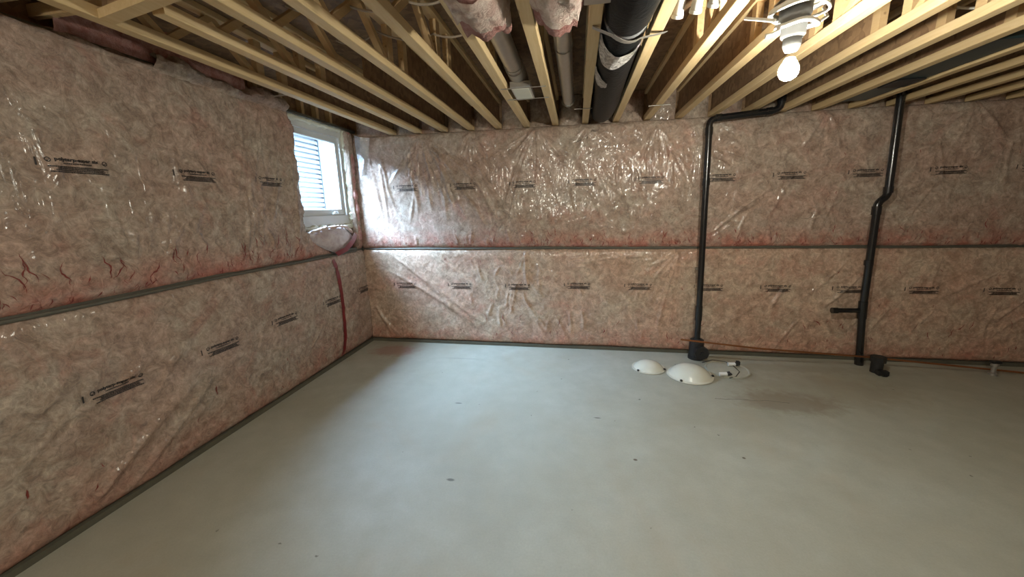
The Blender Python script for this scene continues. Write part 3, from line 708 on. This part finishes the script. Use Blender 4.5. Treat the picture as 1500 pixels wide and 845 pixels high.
# ------------------------------------------------------------ ducts
def ring(m, c, r, w=.006, n=28, ax='y'):
    return m.lathe([(r-.004, -w/2), (r+.006, -w/2), (r+.006, w/2), (r-.004, w/2)], c, n, ax)
d1 = empty('round_duct', (2.183, -1.3, 2.66), 'thin round metal duct ending in a square vent boot', 'duct')
m = MB().tube([(2.183, y, 2.66) for y in (-6.5, -5, -3.5, -2.2, -1.42)], .060, 28); m.build('pipe', M_galv, d1, True)
MB().tube(arc((2.183, -1.42, 2.66), (2.19, -1.22, 2.66), (2.20, -1.20, 2.60), 6), [.066, .067, .068, .068, .067, .066, .064], 24).build('elbow', M_galv, d1, True)
m = MB(); ring(m, (2.183, -1.43, 2.66), .061, .02); ring(m, (2.183, -1.50, 2.66), .060, .008); m.build('collar', M_galv, d1, True)
m = MB(); m.box(2.130, 2.282, -1.325, -1.005, 2.556, 2.60, .003); m.build('boot', M_galv, d1)
MB().box(2.142, 2.270, -1.31, -1.02, 2.548, 2.5555, .002).build('cover_plate', M_cream, d1)
m = MB()
for y in (-1.335, -1.045): m.box(2.065, 2.40, y-.006, y+.006, 2.5455, 2.549)
m.build('hanger_strap', M_strap, d1)
d2 = empty('round_duct', (2.54, -.45, 2.665), 'thin round metal duct left of the black insulated duct, open clamped end', 'duct')
MB().tube([(2.54, y, 2.665) for y in (-6.5, -5, -3.5, -2.2, -.45)], .054, 28).build('pipe', M_galv, d2, True)
m = MB(); ring(m, (2.54, -1.72, 2.665), .054, .010); m.build('clamp', M_strap, d2, True)
m = MB(); ring(m, (2.54, -.46, 2.665), .055, .012); ring(m, (2.54, -.49, 2.665), .054, .006); m.build('collar', M_galv, d2, True)
# torn insulation sleeves on the two ducts
def sleeve(cx, cz, y0, y1, rx, rz, seed, t):
    def shell(ya, yb, r0, ragged, mat, name, nseg=26, n=40, skew=0):
        vs = []; fs = []
        for j in range(nseg+1):
            s = j/nseg
            for k in range(n):
                a = 2*PI*k/n; q = float(fbm(np.array([math.cos(a)*2.2+5+seed]), np.array([math.sin(a)*2.2+s*3.0]), seed)[0])-.45
                q2 = float(fbm(np.array([a*3.]), np.array([s*8.]), seed+7)[0])-.45
                rr = r0*(1+.45*q+.16*q2)*(1-.45*max(0, s-.82)/.18); y = ya+(yb-ya)*s+ragged*s*(q*2.4+q2)+skew*math.cos(a)*s
                ca, sa = math.cos(a), math.sin(a); p = 1.25
                vs.append((cx+rx*rr*math.copysign(abs(ca)**(1/p), ca), y, cz-.03+rz*rr*math.copysign(abs(sa)**(1/p), sa)))
        for j in range(nseg):
            for k in range(n): a = j*n+k; b = j*n+(k+1) % n; fs.append((a, b, b+n, a+n))
        return MB().add(vs, fs).build(name, mat, t, True)
    shell(y0, y1-.16, 1.0, .10, M_jacket, 'black_jacket'); shell(y1-.42, y1, 1.06, .14, M_fluff, 'wool'); shell(y1-.40, y1-.13, 1.13, .13, M_fluff_w, 'torn_facing', skew=.06)
    return t
sleeve(2.19, 2.635, -4.6, -2.28, .105, .108, 4, d1)
sleeve(2.545, 2.645, -4.6, -2.28, .112, .115, 9, d2)
# wide black duct
d3 = empty('insulated_duct', (2.868, -.2, 2.6), 'wide black plastic-jacketed duct with torn silver tape', 'duct')
ys_ = [-6.5, -5, -4, -3.2, -2.8, -2.45, -2.22, -2.17, -2.12, -1.8, -1.4, -1.0, -.7, -.4, -.2, -.06]
def dpt(y):
    t_ = max(0, min(1, (y+2.2)/2.1)); return Vector((2.868-.012*math.sin(y*3), y, 2.612-.015*math.sin(PI*t_)+.02*t_))
MB().tube([dpt(y) for y in ys_], [.120+.006*math.sin(y*7) for y in ys_[:6]]+[.118, .108, .116]+[.119, .121, .118, .120, .118, .116, .10], 36, sy=1.05).build('jacket', M_jacket, d3, True)
m = MB(); m.tube([dpt(-2.19), dpt(-2.15)], .1125, 36, False, 1.05); m.build('clear_band', M_clear, d3, True)
m = MB(); pts = []
for i in range(17):
    a = PI+PI*i/16; c = dpt(-2.17-.03*math.sin(i*.4)); pts.append((c.x+.127*math.cos(a), c.y, c.z+.133*math.sin(a)))
pts = [(2.70, -2.20, 2.5475)]+pts[5:12]+[(3.075, -2.06, 2.5475)]
for a, b in zip(pts[:-1], pts[1:]): m.bar(a, b, .028, .0025)
m.build('hanger_strap', M_strap, d3)
def patch(y0f, y1f, a0, a1, seed, n=26, k=8):
    vs = []; fs = []
    for i in range(n+1):
        s = i/n; a = math.radians(a0+(a1-a0)*s)
        for j in range(k+1):
            r = j/k; q = float(vn(np.array([s*14.]), np.array([r*4.]), seed)[0])-.5; y = y0f(s)+(y1f(s)-y0f(s))*r+.012*q; c = dpt(y); rr = .1245+.006*abs(q)*2
            vs.append((c.x+rr*math.cos(a), y, c.z+rr*1.06*math.sin(a)))
    for i in range(n):
        for j in range(k): a = i*(k+1)+j; fs.append((a, a+1, a+k+2, a+k+1))
    return MB().add(vs, fs).build('silver_tape', M_foil, d3, True)
patch(lambda s: -2.13+.14*math.sin(PI*s)-.0*s, lambda s: -2.02+.22*math.sin(PI*min(1, s*1.25))**.7+(-.06*max(0, s-.7)/.3), 188, 345, 3)
patch(lambda s: -1.72+.20*s, lambda s: -1.66+.16*math.sin(PI*s*.9)+.16*s, 188, 255, 6, 16, 5)
props(MB().box(2.655, 3.0, -2.50, -2.42, ZJ-.005, ZJ-.001).build('steel_plate', M_strap), 'flat grey steel strip crossing under the wide black duct', 'strap')
props(MB().box(2.60, 2.76, -.60, -.588, ZJ-.004, ZJ-.001).build('nail_strip', M_strap), 'short thin steel strip nailed under the joist left of the black duct', 'strap')
o = MB().tube([(3.26, -.555, ZJ-.006), (3.44, -.56, ZJ-.006)], .004, 8).lathe([(0, -.002), (.009, -.002), (.009, .002), (0, .002)], (3.26, -.555, ZJ-.006), 10, 'x').build('nail', M_strap, None, True)
props(o, 'long steel nail under the bright joist by the far wall', 'nail')

# white pipe stubs
for i, (x, y, zl_, r, lab) in enumerate(((3.118, -2.10, 2.598, .026, 'white plastic pipe stub with an open end, beside the black duct'), (3.192, -2.14, 2.595, .026, 'middle one of the three white plastic pipe stubs'), (3.262, -2.17, 2.60, .024, 'white plastic pipe stub farthest from the black duct'))):
    t = empty('pipe_stub', (x, y, zl_), lab, 'pipe', 'white pipe stubs hanging from the ceiling')
    MB().tube([(x, y, zl_), (x+.004, y-.10, zl_+.12), (x+.006, y-.16, ZD)], r, 20, False).build('pipe', M_white_pl, t, True)
    dv = Vector((.004, -.10, .12)).normalized()
    p0 = Vector((x, y, zl_)); MB().tube([p0-dv*.004, p0+dv*.012], r+.003, 20, True).build('end_cap', M_white_pl, t, True)
    MB().tube([p0-dv*.0045, p0-dv*.0047], r*.72, 18, True).build('cap_face', M_galv, t, True)

jx_ = lambda j: X0+j*SP+CW/2-.03
# ------------------------------------------------------------ bare bulb and its fitting
bx, by, bz = 3.586, -2.25, 2.268
lp = empty('ceiling_light', (bx, by, ZJ), 'bare lit bulb under the joists on a grey stem with white cable loops', 'lamp')
MB().box(bx-.08, X0+10*SP+.05, by-.03, by+.03, ZJ-.006, ZJ-.001).build('bracket', M_strap, lp)
MB().lathe([(.0, 0), (.062, 0), (.062, -.055), (.055, -.065), (.050, -.072), (.048, -.135), (.040, -.145), (.0, -.145)], (bx, by, ZJ-.006), 28).build('stem', M_fit, lp, True)
MB().lathe([(.0, .10), (.036, .10), (.036, .06), (.030, .045), (.024, .035), (.0, .035)], (bx, by, bz+.045), 26).build('lamp_socket', M_fit, lp, True)
for rr_, zz, sl, th, ph in ((.105, 2.528, .014, .012, .5), (.078, 2.452, -.006, .010, 1.4), (.112, 2.505, .006, .007, 2.2)):
    MB().tube([(bx+.012+rr_*math.cos(a), by+rr_*.85*math.sin(a), zz+sl*math.cos(a+ph)+.005*math.sin(3*a)) for a in [2*PI*i/40 for i in range(41)]], th, 10).build('cable_loop', M_cable, lp, True)
MB().tube([(bx-.17, by+.10, ZJ-.012), (bx-.12, by+.03, 2.50), (bx-.085, by-.02, 2.47)], .007, 8).build('cable', M_cable, lp, True)
MB().tube([(bx-.068, by-.02, 2.45), (bx-.075, by-.03, 2.425), (bx-.10, by-.03, 2.412), (bx-.125, by-.03, 2.408)], .010, 8).build('cable_end', M_cable, lp, True)
MB().tube([(bx+.09, by+.02, 2.455), (bx+.16, by+.06, 2.50), (X0+10*SP+CW+.06, by+.12, 2.56), (X0+10*SP+CW+.14, -2.04, 2.66), (jx_(11), -1.9, 2.71)], .0065, 8).build('cable', M_cable, lp, True)
BULB_AREA = .0198
def lit(w):
    t = NT('lit_bulb'); e = t.n('ShaderNodeEmission'); e.inputs[0].default_value = (*BULB_COL, 1); e.inputs[1].default_value = w/(PI*BULB_AREA); t.l(e.outputs[0], t.out.inputs[0]); return t.m
MB().lathe([(.0, -.042), (.016, -.039), (.030, -.030), (.0385, -.014), (.040, .002), (.0355, .021), (.025, .039), (.018, .053), (.0, .054)], (bx, by, bz), 14).build('bulb', lit(BULB_W), lp, True)
# a second bare bulb of the same kind behind the camera
lx, ly, lz = 2.1, -6.3, 2.40
lp2 = empty('ceiling_light', (lx, ly, ZD), 'second bare bulb on the ceiling behind the camera', 'lamp')
MB().lathe([(.0, .11), (.052, .11), (.052, .075), (.040, .055), (.034, .03), (.026, .022), (.0, .022)], (lx, ly, lz+.045), 28).build('lamp_socket', M_white_pl, lp2, True)
MB().tube([(lx, ly, ZD), (lx, ly, lz+.15)], .03, 16).build('stem', M_galv, lp2, True)
MB().lathe([(.0, -.036), (.014, -.034), (.026, -.026), (.0335, -.012), (.035, .002), (.031, .018), (.022, .034), (.016, .046), (.0, .047)], (lx, ly, lz), 14).build('bulb', lit(BACK_BULB_W), lp2, True)

# ------------------------------------------------------------ cables through the webs
def cable(pts, r, mat, lab):
    P = []
    for a, b in zip(pts[:-1], pts[1:]):
        a, b = Vector(a), Vector(b); sag = min(.05, (b-a).length*.12)
        for i in range(10): t_ = i/10; p = a.lerp(b, t_); P.append((p.x, p.y, p.z-sag*4*t_*(1-t_)))
    P.append(pts[-1]); return props(MB().tube(P, r, 6).build('cable', mat, None, True), lab, 'cable')
jx = lambda j: X0+j*SP+CW/2
cable([(jx(2), -2.33, 2.74), (jx(3), -2.28, 2.735), (jx(4), -2.26, 2.73), (jx(5)-.03, -2.28, 2.735)], .006, M_cable_g, 'thin beige cable sagging between joists, nearer the camera')
cable([(jx(2), -1.90, 2.74), (jx(3), -1.98, 2.735), (jx(4), -1.88, 2.73), (jx(5)-.03, -1.90, 2.735)], .006, M_cable_g, 'thin beige cable sagging between joists, nearer the far wall')
cable([(jx(11)+.03, -1.86, 2.71), (jx(12), -1.83, 2.735), (jx(13), -1.60, 2.735), (jx(14), -1.60, 2.735)], .0065, M_cable, 'white cable running right from the lamp through the joists')
x4 = X0+3*SP-.004
P = [(x4, -4.5+.3*i, ZJ+.012+.004*math.sin(i)) for i in range(9)]+[(x4-.004, -1.80, ZJ+.02), (x4-.004, -1.5, ZJ+.02)]
props(MB().tube(P, .0045, 6).build('cable', M_cable_b, None, True), 'thin black cable clipped along a left-hand joist', 'cable')

# ------------------------------------------------------------ drain pipes
p1 = empty('drain_pipe', (3.965, -.14, 0), 'black drain pipe with round cleanout at its foot and sideways run on top', 'pipe')
PY = -.135
body = [(3.962, PY, .20), (3.956, PY, .55), (3.937, PY, 1.2), (3.905, PY, 2.40)]+arc((3.904, PY, 2.42), (3.90, PY, 2.485), (3.97, PY, 2.492), 6)+[(4.42, PY, 2.525)]+arc((4.45, PY, 2.528), (4.52, PY, 2.533), (4.52, PY-.01, 2.60), 6)+[(4.52, PY-.01, 2.80)]
MB().tube(body, .031, 20).build('pipe', M_abs, p1, True)
m = MB()
for (a, b) in (((3.957, PY, .44), (3.953, PY, .60)), ((3.906, PY, 2.34), (3.9045, PY, 2.41)), ((3.96, PY, 2.4915), (4.01, PY, 2.496)), ((4.40, PY, 2.5235), (4.45, PY, 2.527)), ((4.52, PY-.01, 2.60), (4.52, PY-.01, 2.65)), ((3.919, PY, 1.86), (3.917, PY, 1.93))): MB().tube([a, b], .0365, 20).build('coupling', M_abs, p1, True)
MB().tube([(3.962, PY, 0), (3.962, PY, .20), (3.962, PY, .235)], [.074, .074, .040], 24).tube([(3.962, PY, .0), (3.962, PY, .03)], .080, 24).tube([(3.962, PY, .19), (3.962, PY, .22)], .069, 24).build('cleanout_body', M_absd, p1, True)
m = MB().tube([(3.985, PY-.02, .105), (3.985, PY-.115, .105)], .066, 26).tube([(3.985, PY-.095, .105), (3.985, PY-.13, .105)], .074, 8); m.box(3.970, 4.0, PY-.15, PY-.128, .09, .12); m.build('cleanout_plug', M_absd, p1, True)
m = MB()
for (x, z_) in ((3.944, 1.0), (4.15, 2.506)): m.box(x-.04, x+.04, PY+.03, PY+.08, z_-.01, z_+.01)
m.build('pipe_clip', M_strap, p1)

p2 = empty('drain_pipe', (5.56, -.09, 0), 'black drain pipe with an offset jog and a short capped side branch', 'pipe')
QY = -.12
MB().tube([(5.565, QY, 0), (5.51, QY, .58), (5.478, QY, 1.55)]+arc((5.472, QY, 1.60), (5.472, QY, 1.66), (5.515, QY, 1.69), 4)+arc((5.52, QY, 1.695), (5.545, QY, 1.72), (5.543, QY, 1.78), 4)+[(5.508, QY, 2.56), (5.506, QY, 2.66)], .032, 20).build('pipe', M_abs, p2, True)
m = MB()
for (a, b) in (((5.565, QY, 0), (5.556, QY, .10)), ((5.516, QY, .50), (5.503, QY, .68)), ((5.476, QY, 1.54), (5.473, QY, 1.62)), ((5.544, QY, 1.74), (5.540, QY, 1.80)), ((5.490, QY, 1.05), (5.487, QY, 1.10))): MB().tube([a, b], .038, 20).build('coupling', M_abs, p2, True)
m = MB().tube([(5.508, QY, .585), (5.27, QY, .580)], .024, 18); m.build('branch', M_abs, p2, True)
MB().tube([(5.285, QY, .58), (5.235, QY, .579)], .030, 18).build('branch_cap', M_abs, p2, True)
# dark box and run in the bay where the pipe goes up
db = empty('drain_box', (5.3, -.4, 2.6), 'dark box-shaped drain fitting filling the joist bay above the right pipe', 'drain box')
xa, xb = X0+15*SP+CW+.004, X0+16*SP-.004
MB().box(xa-.31, xb-.33, -1.5, -.16, ZJ+.012, ZJ+.10, .01).build('run', M_dark_box, db)
MB().tube([(5.506, QY, 2.60), (5.500, QY-.01, 2.655), (5.40, QY-.02, 2.66)], .040, 20).build('elbow', M_abs, p2, True)
MB().box(xa-.29, xb-.35, -.80, -.60, ZJ+.0, ZJ+.013, .004).build('hatch', M_absd, db)
# stub by the wall and little fittings on the floor
st = empty('pipe_stub', (5.60, -.33, 0), 'short black plastic pipe stub standing on the floor right of the jogged pipe', 'pipe')
MB().tube([(5.60, -.30, 0), (5.60, -.30, .12)], .048, 20).build('pipe', M_absd, st, True)
MB().tube([(5.60, -.30, .11), (5.60, -.30, .165)], .062, 8).build('hub', M_absd, st, True)
MB().box(5.555, 5.645, -.40, -.35, 0, .05, .006).box(5.58, 5.62, -.42, -.39, 0, .02, .004).build('foot', M_absd, st)
vl = empty('floor_valve', (6.62, -.24, 0), 'small grey valve standing by the far wall at the right end of the rod', 'valve')
MB().lathe([(0, 0), (.032, 0), (.032, .02), (.018, .03), (.018, .09), (.028, .095), (.028, .12), (0, .12)], (6.62, -.24, 0), 18).build('body', M_galv, vl, True)
MB().box(6.585, 6.655, -.262, -.218, .12, .145, .004).build('cap', M_absd, vl)
rod = MB().tube([(3.743, -.315, .275), (4.5, -.31, .205), (5.6, -.198, .115), (6.9, -.20, .02), (7.4, -.19, .012)], .0095, 10).build('copper_rod', M_copper, None, True)
props(rod, 'long thin brown copper rod leaning along the foot of the far wall', 'rod')

# ------------------------------------------------------------ light shades on the floor
def shade(c, r, h, lab, rot):
    t = empty('lamp_shade', c, lab, 'lamp shade', 'white domed lamp shades lying on the floor')
    prof = [(.001, h)]+[(r*.96*math.sin(a), h*(1-(1-math.cos(a))/(1-math.cos(1.25)))*.86+.14*h*math.cos(a*1.25)) for a in [1.25*i/12 for i in range(1, 13)]]
    prof = [(rr/ (r*.96*math.sin(1.25))*r*.94, max(hh, .012)) for rr, hh in prof]+[(r, .012), (r*1.01, .006), (r, .001), (r*.95, .001)]
    MB().lathe(prof, c, 44).build('dome', M_glassware, t, True)
    MB().lathe([(r*.95, .0005), (r*1.015, .0005), (r*1.015, .004), (r*.95, .004)], c, 40).build('metal_rim', M_strap, t, True)
    for k in range(3):
        a = rot+2*PI*k/3; x, y = c[0]+r*.97*math.cos(a), c[1]+r*.97*math.sin(a); MB().box(x-.010, x+.010, y-.012, y+.012, .010, .026, .003).build('clip', M_absd, t)
    return t
shade((3.400, -.47, 0), .165, .085, 'smaller of two white glass lamp shades lying dome-up on the floor', -2.4)
shade((3.775, -.60, 0), .215, .115, 'larger of two white glass lamp shades lying dome-up on the floor', -2.2)
pn = empty('fixture_pan', (4.10, -.40, 0), 'flat round light fixture pan with bulb sockets, behind the larger shade', 'light fixture')
MB().lathe([(.001, .012), (.10, .012), (.185, .008), (.195, .016), (.205, .014), (.207, .001), (.001, .001)], (4.185, -.42, 0), 40).build('pan', M_pan, pn, True)
for i, (x, y) in enumerate(((4.27, -.34), (4.10, -.60))):
    s = MB().tube([(x-.05, y, .03), (x+.02, y, .035)], .019, 14); s.build('socket', M_white_pl, pn, True)
    MB().tube([(x+.02, y, .035), (x+.045, y, .042)], .021, 12).box(x+.03, x+.06, y-.018, y+.018, .03, .07 if i == 0 else .045, .003).build('socket_end', M_absd, pn, True)
MB().tube([(3.98, -.30, .018), (4.10, -.24, .03), (4.22, -.27, .028), (4.27, -.36, .02), (4.28, -.48, .012), (4.20, -.60, .01), (4.13, -.64, .012)], .004, 6).build('wire', M_cable_b, pn, True)
